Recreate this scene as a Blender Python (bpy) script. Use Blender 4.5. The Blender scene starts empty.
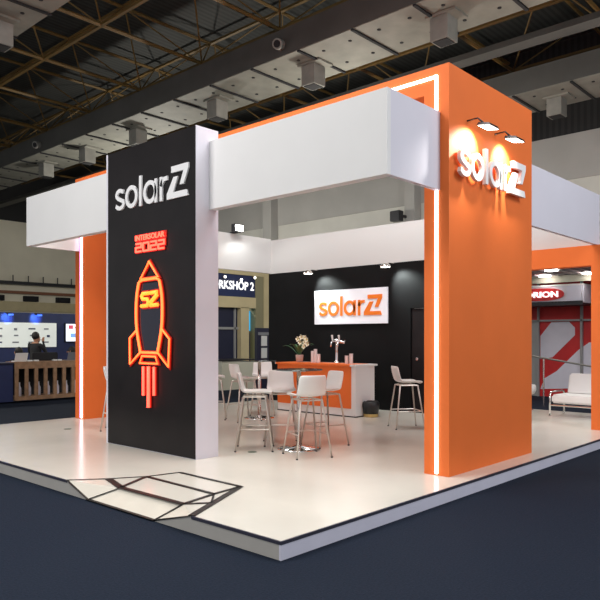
import bpy, bmesh, math, random
from mathutils import Vector, Matrix
random.seed(7)
PI = math.pi
C = bpy.context.scene.collection
FL, TP = 0.0, 0.14          # hall floor, stand floor

# ---------------------------------------------------------------- materials
def mat(name, col, rough=.6, metal=0., noise=0., scale=8., bump=0., spec=.5, emis=None, estr=0., alpha=1., trans=0.):
    m = bpy.data.materials.new(name); m.use_nodes = True
    nt = m.node_tree; b = nt.nodes['Principled BSDF']
    b.inputs['Base Color'].default_value = (*col, 1); b.inputs['Roughness'].default_value = rough
    b.inputs['Metallic'].default_value = metal; b.inputs['Specular IOR Level'].default_value = spec
    b.inputs['Alpha'].default_value = alpha; b.inputs['Transmission Weight'].default_value = trans
    if emis: b.inputs['Emission Color'].default_value = (*emis, 1); b.inputs['Emission Strength'].default_value = estr
    if noise or bump:
        tc = nt.nodes.new('ShaderNodeTexCoord'); n = nt.nodes.new('ShaderNodeTexNoise')
        n.inputs['Scale'].default_value = scale; n.inputs['Detail'].default_value = 5
        nt.links.new(tc.outputs['Object'], n.inputs['Vector'])
        if noise:
            r = nt.nodes.new('ShaderNodeValToRGB')
            r.color_ramp.elements[0].position = .3; r.color_ramp.elements[1].position = .7
            r.color_ramp.elements[0].color = (*[max(0, c*(1-noise)) for c in col], 1)
            r.color_ramp.elements[1].color = (*[min(1, c*(1+noise)) for c in col], 1)
            nt.links.new(n.outputs['Fac'], r.inputs['Fac']); nt.links.new(r.outputs['Color'], b.inputs['Base Color'])
        if bump:
            bp = nt.nodes.new('ShaderNodeBump'); bp.inputs['Strength'].default_value = bump; bp.inputs['Distance'].default_value = .02
            nt.links.new(n.outputs['Fac'], bp.inputs['Height']); nt.links.new(bp.outputs['Normal'], b.inputs['Normal'])
    return m
def wave_mat(name, c1, c2, scale, axis='X', rough=.7, bump=.0):
    m = bpy.data.materials.new(name); m.use_nodes = True; nt = m.node_tree; b = nt.nodes['Principled BSDF']
    tc = nt.nodes.new('ShaderNodeTexCoord'); w = nt.nodes.new('ShaderNodeTexWave'); w.bands_direction = axis
    w.inputs['Scale'].default_value = scale; w.inputs['Distortion'].default_value = 0
    r = nt.nodes.new('ShaderNodeValToRGB'); r.color_ramp.elements[0].color = (*c1, 1); r.color_ramp.elements[1].color = (*c2, 1)
    r.color_ramp.elements[0].position = .35; r.color_ramp.elements[1].position = .6
    nt.links.new(tc.outputs['Object'], w.inputs['Vector']); nt.links.new(w.outputs['Fac'], r.inputs['Fac'])
    nt.links.new(r.outputs['Color'], b.inputs['Base Color']); b.inputs['Roughness'].default_value = rough
    return m
M = dict(
 carpet=mat('navy_carpet', (.0145, .021, .036), .95, noise=.22, scale=60, bump=.3, spec=.1),
 deck=mat('cream_glossy_floor', (.74, .71, .63), .20, noise=.04, scale=1.3, spec=.36),
 deck2=mat('cream_facet', (.78, .72, .62), .3, noise=.05, scale=4),
 rim=mat('dark_edge_trim', (.03, .03, .05), .5),
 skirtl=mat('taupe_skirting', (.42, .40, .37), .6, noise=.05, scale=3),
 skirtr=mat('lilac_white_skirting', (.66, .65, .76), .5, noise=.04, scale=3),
 black=mat('black_line', (.012, .01, .009), .5),
 orange=mat('orange_painted_board', (.82, .175, .036), .62, noise=.03, scale=2, spec=.25),
 white=mat('white_board', (.80, .79, .785), .6, noise=.015, scale=2, spec=.3),
 white_dim=mat('white_board_dimmed', (.56, .55, .545), .6, spec=.2),  # white board darkened in colour to offset strong light on the rear fascia
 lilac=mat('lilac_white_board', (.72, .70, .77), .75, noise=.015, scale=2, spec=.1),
 totem=mat('black_gloss_laminate', (.0105, .008, .0085), .35, noise=.25, scale=2.5, spec=.2),
 wall=mat('black_matt_wall', (.0045, .0045, .005), .6, noise=.2, scale=3, spec=.14),
 letter=mat('white_acrylic_letter', (.86, .85, .86), .35),
 oletter=mat('orange_acrylic_letter', (.86, .20, .015), .4),
 signw=mat('white_sign_face', (.8, .82, .88), .4, emis=(.8, .83, .9), estr=.12),
 led=mat('white_led_strip', (1, 1, 1), .4, emis=(1, .93, .95), estr=5),
 ledpink=mat('pink_led_diffuser', (1, .5, .8), .4, emis=(.95, .25, .75), estr=1.1),
 neon=mat('orange_neon_tube', (.9, .2, .05), .4, emis=(1, .105, .022), estr=3.6),
 neony=mat('amber_neon_tube', (.9, .4, .05), .4, emis=(1, .19, .02), estr=2.6),
 neonr=mat('red_neon_tube', (.9, .1, .05), .4, emis=(1, .06, .035), estr=4.5),
 nhalo=mat('red_neon_halo', (.3, .01, .005), .4, emis=(1, .012, .006), estr=.22),  # dim emission added as the red halo around the neon
 acry=mat('dark_clear_acrylic', (.008, .008, .022), .12, spec=.3),
 metal=mat('brushed_chrome', (.72, .68, .64), .22, 1.0),
 leg=mat('warm_satin_metal', (.62, .57, .52), .33, .75),
 chrome=mat('polished_chrome', (.85, .85, .86), .08, 1.0),
 dark=mat('dark_metal', (.04, .04, .045), .4, .6),
 plastic=mat('white_moulded_plastic', (.82, .81, .79), .42),
 glass=mat('smoked_glass', (.10, .14, .14), .05, spec=.6, alpha=.75),
 lamp=mat('lamp_glow', (1, 1, 1), .4, emis=(1, .97, .9), estr=14),
 lampd=mat('dim_lamp_glow', (1, 1, 1), .4, emis=(1, .97, .85), estr=4),
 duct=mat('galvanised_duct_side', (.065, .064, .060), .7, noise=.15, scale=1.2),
 ductb=mat('galvanised_duct_underside_lit', (.19, .187, .16), .7, noise=.15, scale=2),  # same duct steel, with light from below put into the colour
 box=mat('duct_outlet_steel', (.21, .205, .185), .6, .1, noise=.15, scale=3),
 hole=mat('dark_opening', (.010, .010, .012), .9),
 truss=mat('ochre_painted_steel', (.125, .072, .016), .6, noise=.2, scale=2),
 roof=wave_mat('corrugated_roof', (.026, .027, .026), (.042, .044, .042), 1.6, 'Y', .8),
 hallx=mat('grey_hall_wall', (.62, .61, .56), .9, noise=.06, scale=.8),
 hallup=mat('grey_hall_wall_upper', (.42, .41, .39), .9, noise=.06, scale=.8),
 hally=mat('beige_hall_wall', (.76, .71, .57), .9, noise=.08, scale=.5),
 darkwall=wave_mat('dark_sheet_cladding', (.012, .012, .013), (.022, .022, .023), 1.5, 'Y', .8),
 navy=mat('navy_panel', (.012, .022, .085), .6, noise=.15, scale=2),
 navyd=mat('dark_navy_panel', (.008, .011, .035), .5),
 beige=mat('beige_board', (.52, .44, .26), .6, noise=.08, scale=2),
 beiged=mat('olive_beige_board', (.24, .22, .13), .6),
 bcount=mat('pale_beige_counter', (.50, .49, .40), .6),
 wood=mat('light_brown_wood', (.27, .155, .085), .6, noise=.25, scale=9),
 press=mat('pale_press_board', (.62, .64, .60), .5, emis=(.6, .65, .62), estr=.45),  # emission added to brighten the board, which is no lamp
 grey=mat('grey_print', (.18, .19, .21), .6),
 screen=mat('lit_screen', (.8, .85, 1), .3, emis=(.75, .82, 1), estr=1.3),
 screenr=mat('screen_red_print', (.7, .1, .15), .3, emis=(.7, .1, .15), estr=.5),
 screenb=mat('screen_blue_print', (.2, .4, .9), .3, emis=(.2, .4, .9), estr=.7),
 red=mat('red_board', (.62, .024, .026), .5, noise=.12, scale=1.5),
 redd=mat('deep_red_board', (.38, .012, .015), .5),
 rfas=mat('pale_fascia', (.68, .66, .74), .5),
 rgrey=mat('pale_lilac_print', (.74, .71, .80), .6, noise=.04, scale=3),
 steel=mat('grey_steel_post', (.34, .34, .34), .5, .3),
 slat=mat('grey_ceiling_slat', (.42, .38, .40), .6),
 petal=mat('cream_orchid_petal', (.85, .80, .62), .6),
 yel=mat('yellow_orchid_centre', (.6, .42, .05), .6),
 leaf=mat('dark_green_leaf', (.03, .12, .045), .45),
 stem=mat('green_stem', (.12, .2, .06), .6),
 pot=mat('pink_glass_pot', (.50, .33, .28), .25),
 cup=mat('clear_plastic_cups', (.75, .68, .68), .25, alpha=.92),
 bin=mat('black_bin_bag', (.012, .012, .013), .4),
 gold=mat('gold_bin_ring', (.62, .45, .18), .35, .6),
 cloth=mat('black_clothing', (.010, .010, .012), .9),
 skin=mat('skin', (.36, .18, .11), .6),
 hair=mat('dark_hair', (.008, .006, .005), .7),
 sofa=mat('white_leather', (.84, .83, .82), .45, noise=.02, scale=3),
 paper=mat('white_paper', (.6, .62, .62), .7),
 green=mat('lime_light_panel', (.2, .45, .05), .5, emis=(.25, .5, .05), estr=.3),
 cyan=mat('cyan_light_panel', (.05, .4, .7), .5, emis=(.05, .45, .8), estr=.6),
 textw=mat('lit_white_letters', (.9, .9, .9), .4, emis=(1, 1, 1), estr=.9),
 blueglow=mat('blue_spot_lens', (.1, .3, 1), .4, emis=(.05, .16, 1), estr=1.2),
 pipe=mat('rust_painted_pipe', (.22, .09, .045), .6),
 sock=mat('floor_socket_plate', (.10, .14, .10), .5),
)

# ---------------------------------------------------------------- mesh builder
ABS = {}
class MB:
    def __init__(s): s.v = []; s.f = []; s.mi = []; s.k = 0; s.smooth = False
    def add(s, vs, fs):
        o = len(s.v); s.v += [tuple(v) for v in vs]; s.f += [tuple(i+o for i in f) for f in fs]; s.mi += [s.k]*len(fs); return s
    def box(s, x0, x1, y0, y1, z0, z1):
        v = [(x, y, z) for x in (x0, x1) for y in (y0, y1) for z in (z0, z1)]
        return s.add(v, [(0,1,3,2), (4,6,7,5), (0,4,5,1), (2,3,7,6), (0,2,6,4), (1,5,7,3)])
    def prism(s, poly, O, U, V, N, t0, t1):
        O, U, V, N = map(Vector, (O, U, V, N)); n = len(poly)
        a = sum(poly[i][0]*poly[(i+1)%n][1]-poly[(i+1)%n][0]*poly[i][1] for i in range(n))
        if a < 0: poly = poly[::-1]
        vs = [O+U*p[0]+V*p[1]+N*t for t in (t0, t1) for p in poly]
        fs = [tuple(range(n-1, -1, -1)), tuple(range(n, 2*n))] + [(i, (i+1)%n, n+(i+1)%n, n+i) for i in range(n)]
        return s.add(vs, fs)
    def stroke(s, pts, w, O, U, V, N, t0, t1, closed=False):
        O, U, V, N = map(Vector, (O, U, V, N)); n = len(pts); L = []; R = []
        for i in range(n):
            p = Vector(pts[i])
            a = Vector(pts[i-1]) if (i > 0 or closed) else None
            b = Vector(pts[(i+1) % n]) if (i < n-1 or closed) else None
            d1 = (p-a).normalized() if a is not None else (b-p).normalized()
            d2 = (b-p).normalized() if b is not None else d1
            n1 = Vector((-d1.y, d1.x)); n2 = Vector((-d2.y, d2.x)); m = (n1+n2).normalized()
            k = w/2/max(.5, m.dot(n1)); L.append(p+m*k); R.append(p-m*k)
        vs = [O+U*q[0]+V*q[1]+N*t for t in (t0, t1) for side in (L, R) for q in side]
        fs = []
        for i in range(n if closed else n-1):
            j = (i+1) % n
            fs += [(i, j, n+j, n+i), (2*n+i, 3*n+i, 3*n+j, 2*n+j), (i, 2*n+i, 2*n+j, j), (n+i, n+j, 3*n+j, 3*n+i)]
        if not closed: fs += [(0, n, 3*n, 2*n), (n-1, 3*n-1, 4*n-1, 2*n-1)]
        return s.add(vs, fs)
    def tube(s, pts, r, seg=8, closed=False, caps=True):
        pts = [Vector(p) for p in pts]; n = len(pts); vs = []; up = None
        for i in range(n):
            a = pts[i-1] if (i > 0 or closed) else pts[i]; b = pts[(i+1) % n] if (i < n-1 or closed) else pts[i]
            d = (b-a).normalized()
            if up is None: up = Vector((0, 0, 1)) if abs(d.z) < .9 else Vector((1, 0, 0))
            u = d.cross(up).normalized(); w = u.cross(d).normalized(); up = w
            rr = r[i] if isinstance(r, (list, tuple)) else r
            vs += [pts[i]+(u*math.cos(2*PI*k/seg)+w*math.sin(2*PI*k/seg))*rr for k in range(seg)]
        fs = []
        for i in range(n if closed else n-1):
            j = (i+1) % n
            fs += [(i*seg+k, i*seg+(k+1)%seg, j*seg+(k+1)%seg, j*seg+k) for k in range(seg)]
        if caps and not closed: fs += [tuple(range(seg-1, -1, -1)), tuple(range((n-1)*seg, n*seg))]
        return s.add(vs, fs)
    def lathe(s, prof, c, seg=24):
        vs = [(c[0]+r*math.cos(2*PI*k/seg), c[1]+r*math.sin(2*PI*k/seg), c[2]+z) for r, z in prof for k in range(seg)]
        n = len(prof)
        fs = [(i*seg+k, i*seg+(k+1)%seg, (i+1)*seg+(k+1)%seg, (i+1)*seg+k) for i in range(n-1) for k in range(seg)]
        fs += [tuple(range(seg-1, -1, -1)), tuple(range((n-1)*seg, n*seg))]
        return s.add(vs, fs)
    def ball(s, c, r, sx=1, sy=1, sz=1, seg=12):
        vs = []; fs = []; R = seg//2
        for i in range(R+1):
            th = PI*i/R
            vs += [(c[0]+r*sx*math.sin(th)*math.cos(2*PI*k/seg), c[1]+r*sy*math.sin(th)*math.sin(2*PI*k/seg), c[2]-r*sz*math.cos(th)) for k in range(seg)]
        fs = [(i*seg+k, i*seg+(k+1)%seg, (i+1)*seg+(k+1)%seg, (i+1)*seg+k) for i in range(R) for k in range(seg)]
        return s.add(vs, fs)
    def build(s, name, m, parent=None, bevel=0, smooth=False, sub=0):
        me = bpy.data.meshes.new(name)
        if parent is not None: o = ABS[parent.as_pointer()]
        else:
            xs = [v[0] for v in s.v]; ys = [v[1] for v in s.v]; zs = [v[2] for v in s.v]
            o = Vector(((min(xs)+max(xs))/2, (min(ys)+max(ys))/2, min(zs)))
        me.from_pydata([(v[0]-o[0], v[1]-o[1], v[2]-o[2]) for v in s.v], [], s.f)
        for mm in (m if isinstance(m, (list, tuple)) else [m]): me.materials.append(mm)
        for p, i in zip(me.polygons, s.mi): p.material_index = i
        bm = bmesh.new(); bm.from_mesh(me)
        bmesh.ops.remove_doubles(bm, verts=bm.verts, dist=1e-5)
        bmesh.ops.recalc_face_normals(bm, faces=bm.faces)
        if bevel:
            es = [e for e in bm.edges if len(e.link_faces) == 2 and e.calc_face_angle(0) > .5]
            bmesh.ops.bevel(bm, geom=es, offset=bevel, segments=2, affect='EDGES', clamp_overlap=True)
        bm.to_mesh(me); bm.free()
        if smooth or s.smooth:
            for p in me.polygons: p.use_smooth = True
        ob = bpy.data.objects.new(name, me); C.objects.link(ob)
        if parent is not None: ob.parent = parent; ABS[ob.as_pointer()] = o
        else: ob.location = o; ABS[ob.as_pointer()] = o
        if sub:
            md = ob.modifiers.new('subdivision', 'SUBSURF'); md.levels = sub; md.render_levels = sub
        return ob
def tag(o, label, cat, group=None, kind=None):
    if label: o['label'] = label
    if cat: o['category'] = cat
    if group: o['group'] = group
    if kind: o['kind'] = kind
    return o
def thing(name, loc, label, cat, group=None):
    o = bpy.data.objects.new(name, None); C.objects.link(o); o.location = loc; o.empty_display_size = .2
    ABS[o.as_pointer()] = Vector(loc); return tag(o, label, cat, group)
def struct(mb, name, m, label, cat='structure', **k):
    o = mb.build(name, m, **k); o['kind'] = 'structure'; tag(o, label, cat); return o
def copy_tree(o, parent=None):
    c = o.copy(); C.objects.link(c); c.parent = parent
    for ch in list(o.children): copy_tree(ch, c)
    return c
X_, Y_, Z_ = Vector((1,0,0)), Vector((0,1,0)), Vector((0,0,1))

# camera ground frame, used to read positions: r metres right, d metres ahead of the camera
CAM = Vector((-3.527, -3.432, 1.64)); RT = Vector((.6767, -.7362, 0)); FW = Vector((.7362, .6767, 0))
def cf(r, d, z=0):
    p = CAM+RT*r+FW*d; return Vector((p.x, p.y, z))

# ================================================================ SETTING
struct(MB().box(-14, 40, -14, 45, -.1, 0), 'floor', M['carpet'], 'dark navy carpet covering the hall floor', 'floor')
struct(MB().box(18.9, 19.1, -14, 35.2, 0, 6.9), 'wall_right', M['hallx'], 'grey hall wall behind the stands', 'wall')
struct(MB().box(18.85, 19.1, -14, 35.2, 6.9, 8.4), 'wall_right_upper', M['hallup'], 'darker grey upper band of the hall wall', 'wall')
struct(MB().box(18.95, 19.1, -14, 35.2, 8.4, 11.6), 'wall_right_top', M['darkwall'], 'dark sheet cladding above the grey hall wall', 'wall')
struct(MB().box(-14, 18.9, 35, 35.2, 0, 8.4), 'wall_back', M['hally'], 'beige hall wall far behind the press counter', 'wall')
struct(MB().box(-14, 18.9, 35.05, 35.2, 8.4, 11.6), 'wall_back_top', M['darkwall'], 'dark cladding above the beige hall wall', 'wall')
struct(MB().box(-14, 19.1, -14, 35.2, 11.6, 11.8), 'ceiling', M['roof'], 'dark corrugated hall roof', 'ceiling')
# hall wall features
struct(MB().box(-14, 18.9, 34.8, 35, 3.2, 3.75), 'trim_1', M['beige'], 'beige ledge along the far hall wall', 'trim')
mb = MB().box(-14, 18.9, 34.7, 34.8, 4.2, 4.36); struct(mb, 'trim_2', M['pipe'], 'rust coloured pipe along the far hall wall', 'pipe')
mb = MB().box(-14, 18.9, 34.5, 34.9, 4.72, 4.9)
for i in range(14): mb.box(9+i*.9, 9.05+i*.9, 34.5, 34.55, 4.9, 5.25)
struct(mb, 'trim_3', M['dark'], 'dark gallery rail with small posts on the far hall wall', 'rail')
for i in range(5):
    x = 12.3+i*1.55*1.3
    struct(MB().box(x, x+.95, 34.93, 35, 3.8, 4.12) if 0 else MB().box(x, x+.85, 34.75, 34.99, 3.78, 4.1), 'window_%d' % (i+1), M['hole'], 'small dark window in the far hall wall', 'window')
for i, (y0, y1, c) in enumerate([(18.55, 19.1, 'hallup'), (10.75, 11.2, 'hallup')]):
    struct(MB().box(18.4, 18.85, y0, y1, 0, 8.4), 'trim_%d' % (4+i), M[c], 'grey pilaster on the hall wall', 'pilaster')

# roof space frame -------------------------------------------------
gx = [2.4, 5.7, 9.0, 12.4, 15.7]; gy = [-1.0, 2.3, 5.5, 8.8, 12.0, 15.1, 18.2, 21.4, 24.6, 27.8]
def bar(mb, a, b, r): mb.tube([a, b], r, 5)
for x in gx:
    mb = MB(); zl, zu = 9.7, 11.3
    bar(mb, (x, -4, zl), (x, 31, zl), .058); bar(mb, (x+1.65, -4, zu), (x+1.65, 31, zu), .06)
    struct(mb, 'roof_truss', M['truss'], 'ochre steel truss chords running along the ducts', 'truss')
for y in gy:
    mb = MB(); bar(mb, (-4, y, zl), (18.8, y, zl), .055); bar(mb, (-4, y+1.6, zu), (18.8, y+1.6, zu), .055)
    for x in gx:
        for dx in (-1.65, 1.65):
            for dy in (-1.6, 1.6): bar(mb, (x, y, zl), (x+dx, y+dy, zu), .024)
    struct(mb, 'roof_truss', M['truss'], 'ochre steel cross truss with diagonal webs under the roof', 'truss')

# ducts ------------------------------------------------------------
def duct(x0, x1, z0, z1, y0, y1, outlets, rib0, label, nozzles=()):
    t = thing('air_duct', ((x0+x1)/2, (y0+y1)/2, z0), label, 'air duct')
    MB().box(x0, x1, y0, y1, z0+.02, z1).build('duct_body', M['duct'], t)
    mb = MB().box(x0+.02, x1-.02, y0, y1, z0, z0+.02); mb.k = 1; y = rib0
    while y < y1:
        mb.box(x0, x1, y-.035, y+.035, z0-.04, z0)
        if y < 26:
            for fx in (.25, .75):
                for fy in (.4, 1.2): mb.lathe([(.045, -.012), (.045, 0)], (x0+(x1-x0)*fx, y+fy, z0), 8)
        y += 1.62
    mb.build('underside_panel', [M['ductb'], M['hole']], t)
    for (xc, yc) in outlets:
        b = MB().box(xc-.21, xc+.21, yc-.21, yc+.21, z0-.54, z0).build('outlet_box', M['box'], t)
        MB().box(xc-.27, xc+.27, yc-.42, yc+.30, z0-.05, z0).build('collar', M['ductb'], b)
        MB().box(xc-.17, xc+.17, yc-.17, yc+.17, z0-.555, z0-.535).build('grille', M['hole'], b)
    for yc in nozzles:
        b = MB().tube([(x0, yc, z0+.28), (x0-.22, yc-.08, z0+.22)], .13, 12).build('jet_nozzle', M['box'], t)
        MB().tube([(x0-.221, yc-.08, z0+.22), (x0-.23, yc-.083, z0+.218)], .09, 12).build('nozzle_mouth', M['hole'], b)
    return t
duct(8.17, 9.95, 8.5, 9.16, -8, 34, [(9.08, y) for y in (.3, 3.98, 7.70, 11.4, 15.4, 18.6, 21.7)], -7.2, 'broad grey air duct running above the middle of the orange stand', nozzles=(7.95, 20.4))
duct(14.5, 16.3, 8.5, 9.16, -8, 34, [(15.5, y) for y in (.3, 4.1, 7.8, 11.5)], -6.4, 'grey air duct behind the orange tower, nearest the right hall wall')
duct(1.6, 3.34, 8.5, 9.16, -2, 26, [(2.75, y) for y in (11.2, 15.2)], -1.3, 'grey air duct in the upper left corner of the picture')
tag(MB().box(12.1, 12.55, -8, 34, 8.85, 9.0).build('cable_tray', M['duct']), 'thin grey tray beam between the two large ducts above the tower', 'cable tray')

# ================================================================ STAND FLOOR
PT = dict(A=(0, 3.14), B=(0, 2.72), C=(0, 1.58), D=(0, 1.05), I=(.19, 2.42), J=(.2, 1.42), E=(1.03, 1.57), F=(1.05, 2.59), G=(.67, 2.68), H=(.33, 2.88), K=(.64, 1.52), L=(.40, 1.27))
def pz(k): return .008 if k in 'BC' else TP
P3 = {k: Vector((v[0], v[1], pz(k))) for k, v in PT.items()}
PX, PY = 10.2, 8.25
stand = thing('stand_platform', (5, 4, 0), 'raised glossy cream floor of the orange stand with a dark rim', 'platform')
mb = MB(); out = [(0, 0), (PX, 0), (PX, PY), (0, PY), PT['A'], PT['I'], PT['J'], PT['D']]
mb.prism(out, (0,0,0), X_, Y_, Z_, TP-.02, TP); mb.build('deck', M['deck'], stand)
mb = MB()
for tri in (('A','B','I'), ('B','C','J','I'), ('C','D','J')):
    mb.add([P3[k] for k in tri], [tuple(range(len(tri)))])
mb.build('sloped_facets', M['deck2'], stand)
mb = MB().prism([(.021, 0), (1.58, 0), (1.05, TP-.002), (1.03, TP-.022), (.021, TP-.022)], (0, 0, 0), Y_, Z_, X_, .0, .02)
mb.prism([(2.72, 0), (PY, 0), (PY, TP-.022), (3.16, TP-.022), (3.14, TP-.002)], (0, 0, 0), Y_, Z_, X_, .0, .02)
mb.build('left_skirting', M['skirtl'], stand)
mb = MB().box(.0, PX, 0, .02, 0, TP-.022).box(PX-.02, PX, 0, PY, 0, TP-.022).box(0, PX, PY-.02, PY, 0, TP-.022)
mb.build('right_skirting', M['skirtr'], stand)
mb = MB().box(-.004, PX+.01, -.005, .012, TP-.023, TP+.002).box(-.005, .012, .012, 1.05, TP-.023, TP+.002).box(-.005, .012, 3.14, PY, TP-.023, TP+.002)
mb.box(PX-.01, PX+.012, 0, PY, TP-.023, TP+.002).build('rim_trim', M['rim'], stand)
def strip(mb, a, b, w=.045):
    a, b = P3[a].copy(), P3[b].copy(); d = (b-a).normalized(); n = Vector((-d.y, d.x, 0)).normalized()*w/2
    u = Vector((0, 0, .004)); a += u; b += u
    mb.add([a-n, b-n, b+n, a+n, a-n+u, b-n+u, b+n+u, a+n+u], [(0,1,2,3), (4,5,6,7), (0,1,5,4), (1,2,6,5), (2,3,7,6), (3,0,4,7)])
mb = MB()
for a, b, w in [('A','B',.03), ('A','H',.018), ('H','G',.018), ('G','F',.02), ('B','I',.04), ('I','G',.045), ('H','I',.075), ('I','J',.065), ('C','J',.04), ('J','K',.04), ('K','E',.04), ('D','E',.065), ('G','K',.045), ('F','E',.04), ('B','C',.05), ('C','D',.02), ('J','L',.035), ('K','L',.02)]:
    strip(mb, a, b, w)
mb.build('facet_lines', M['black'], stand)
for (x, y) in [(2.0, 6.85), (2.53, 2.99), (4.19, 4.83)]:
    o = MB().lathe([(.06, 0), (.06, .004), (.045, .006)], (x, y, TP+.0005), 16).build('floor_socket', M['sock'])
    tag(o, {2.0: 'small round socket plate in the cream floor left of the black totem', 2.53: 'floor socket plate below the leftmost bar stool of the front table', 4.19: 'floor socket plate between the front and rear bar tables'}[x], 'floor socket', 'round socket plates set in the stand floor')

# ================================================================ ORANGE PORTALS
def portal(x0, x1, y0, y1, zt, colw, beam, label, led=True, ledy=None, ledz=None):
    t = thing('orange_portal', ((x0+x1)/2, (y0+y1)/2, TP), label, 'portal')
    MB().box(x0, x1, y0, y0+colw, TP, zt).build('column', M['orange'], t)
    MB().box(x0, x1, y1-colw, y1, TP, zt).build('column', M['orange'], t)
    MB().box(x0, x1, y0+colw, y1-colw, zt-beam, zt).build('beam', M['orange'], t)
    if led:
        a, b = ledy; w = .015; g = .016
        mb = MB().box(x0-g, x0, a-w, a+w, TP+.02, ledz+w).box(x0-g, x0, b-w, b+w, TP+.02, ledz+w).box(x0-g, x0, a, b, ledz-w, ledz+w)
        l = mb.build('led_strip', M['led'], t); l['label'] = 'glowing white strip inset in the portal face'
        if led == 2: return t
        MB().box(x0-.012, x0, b+w, b+w+.05, TP+.02, ledz).build('pink_diffuser', M['ledpink'], l)
    return t
portal(2.86, 4.97, .26, 8.16, 4.61, .31, .29, 'tall orange portal with white glowing edge strip forming the front tower', True, (.41, 7.925), 4.49)
portal(7.76, 7.98, .14, 2.35, 3.16, .33, .33, 'lower orange portal framing the white lounge sofa behind the tower', False)

# ================================================================ WHITE HEADER
hd = thing('header_fascia', (5, 4, 3.24), 'white box fascia ring wrapping around the top of the stand', 'fascia')
z0, z1 = 3.25, 4.10
def hp(name, x0, x1, y0, y1, a=z0, b=z1, m='white'): return MB().box(x0, x1, y0, y1, a, b).build(name, M[m], hd)
hp('front_panel', 1.87, 1.93, .37, 8.05)
hp('near_end_panel', 1.93, 2.86, .37, .43, m='lilac')
hp('far_end_panel', 1.93, 2.86, 7.99, 8.05)
hp('bottom_flange', 1.93, 1.99, .43, 7.99, z0, z0+.03)
hp('side_panel', 4.97, 7.95, .40, .46, 3.17, 4.0, m='lilac')
hp('rear_panel', 7.93, 7.99, .46, 8.1, 3.17, 4.0, m='white_dim')
hp('side_panel', 4.97, 7.93, 8.06, 8.12, 3.2, 4.03, m='white_dim')

# ================================================================ BLACK TOTEM
tt = thing('display_totem', (1.83, 4.06, TP), 'tall black totem with white sides carrying the neon rocket', 'totem')
MB().box(1.662, 2.02, 3.075, 5.112, TP, 4.26).build('totem_body', M['lilac'], tt)
MB().box(1.65, 1.662, 3.082, 5.05, TP+.01, 4.255).build('black_face', M['totem'], tt)

# black back wall with door
struct(MB().box(7.92, 8.06, 4.06, 8.12, TP, 3.19), 'wall_stand_back', M['wall'], 'matt black back wall of the stand', 'wall')
struct(MB().box(7.92, 8.06, 2.35, 3.15, TP, 3.19), 'wall_stand_side', M['wall'], 'matt black back wall beside the door', 'wall')
struct(MB().box(7.92, 8.06, 3.15, 4.06, 2.24, 3.19), 'wall_stand_lintel', M['wall'], 'matt black wall above the door', 'wall')
d = MB().box(7.95, 8.0, 3.16, 4.05, TP, 2.23).build('door_1', M['totem']); d['kind'] = 'structure'; tag(d, 'black door set flush in the black back wall', 'door')
MB().tube([(7.95, 3.90, 1.22), (7.90, 3.90, 1.22)], .03, 10).build('knob', M['chrome'], d)

# ================================================================ LOGO
def arc(cx, cy, rx, ry, a0, a1, n=14): return [(cx+rx*math.cos(math.radians(a0+(a1-a0)*i/n)), cy+ry*math.sin(math.radians(a0+(a1-a0)*i/n))) for i in range(n+1)]
def logo(name, O, U, N, t0, t1, m, label, k=1., group=None):
    V = Z_; t = thing(name, O, label, 'sign', group); w = .060*k
    def S(v): return [(a*k, b*k) for a, b in v]
    a = (O, U, V, N, t0, t1)
    sp = arc(.145, .235, .10, .062, 25, 180, 10)+arc(.150, .098, .105, .066, 95, -155, 16)[0:]
    s_pts = [(.238, .268)]+arc(.142, .230, .088, .062, 45, 200, 9)+[(.10, .178), (.19, .142)]+arc(.142, .098, .098, .064, 25, -150, 10)+[(.035, .075)]
    MB().stroke(S(s_pts), w*.95, *a).build('letter_s', m, t)
    MB().stroke(S(arc(.44, .165, .125, .133, 0, 360, 28)[:-1]), w, *a, closed=True).build('letter_o', m, t)
    MB().stroke(S([(.665, 0), (.665, .43)]), w, *a).build('letter_l', m, t)
    MB().stroke(S(arc(.895, .165, .128, .133, 0, 360, 28)[:-1]), w, *a, closed=True).stroke(S([(1.033, 0), (1.033, .33)]), w*.95, *a).build('letter_a', m, t)
    MB().stroke(S([(1.155, 0), (1.155, .33)]), w, *a).stroke(S([(1.155, .20), (1.18, .262), (1.225, .292), (1.30, .296)]), w, *a).build('letter_r', m, t)
    z = [(.10,.43),(.47,.43),(.47,.36),(.37,.165),(.285,.165),(.365,.345),(.10,.345)]
    z2 = [(.0,.0),(.46,.0),(.43,.082),(.145,.082),(.245,.285),(.15,.285),(.0,.07)]
    MB().prism(S([(x+1.285, y) for x, y in z]), *a).prism(S([(x+1.285, y) for x, y in z2]), *a).build('letter_z', m, t)
    return t
ln = Vector((-1, 0, 0)); rn = Vector((0, -1, 0))
logo('totem_lettering', (1.65, 4.85, 3.41), -Y_, ln, .0, .022, M['letter'], 'white solarZ lettering near the top of the black totem', .95)
logo('tower_lettering', (2.955, .26, 3.405), X_, rn, .03, .075, M['letter'], 'white raised solarZ lettering on the side of the orange tower', .95)
sb = thing('wall_sign', (7.9, 5.6, 1.94), 'white rectangular board with orange solarZ lettering on the black wall', 'sign')
MB().box(7.88, 7.92, 4.60, 6.61, 1.945, 2.70).build('sign_board', M['signw'], sb, bevel=.005)
lg = logo('sign_lettering', (7.88, 6.48, 2.125), -Y_, ln, 0, .02, M['oletter'], None)
for c_ in list(lg.children):
    mw = Vector(lg.location); c_.parent = sb; c_.location = mw-Vector(sb.location)
bpy.data.objects.remove(lg)

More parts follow.
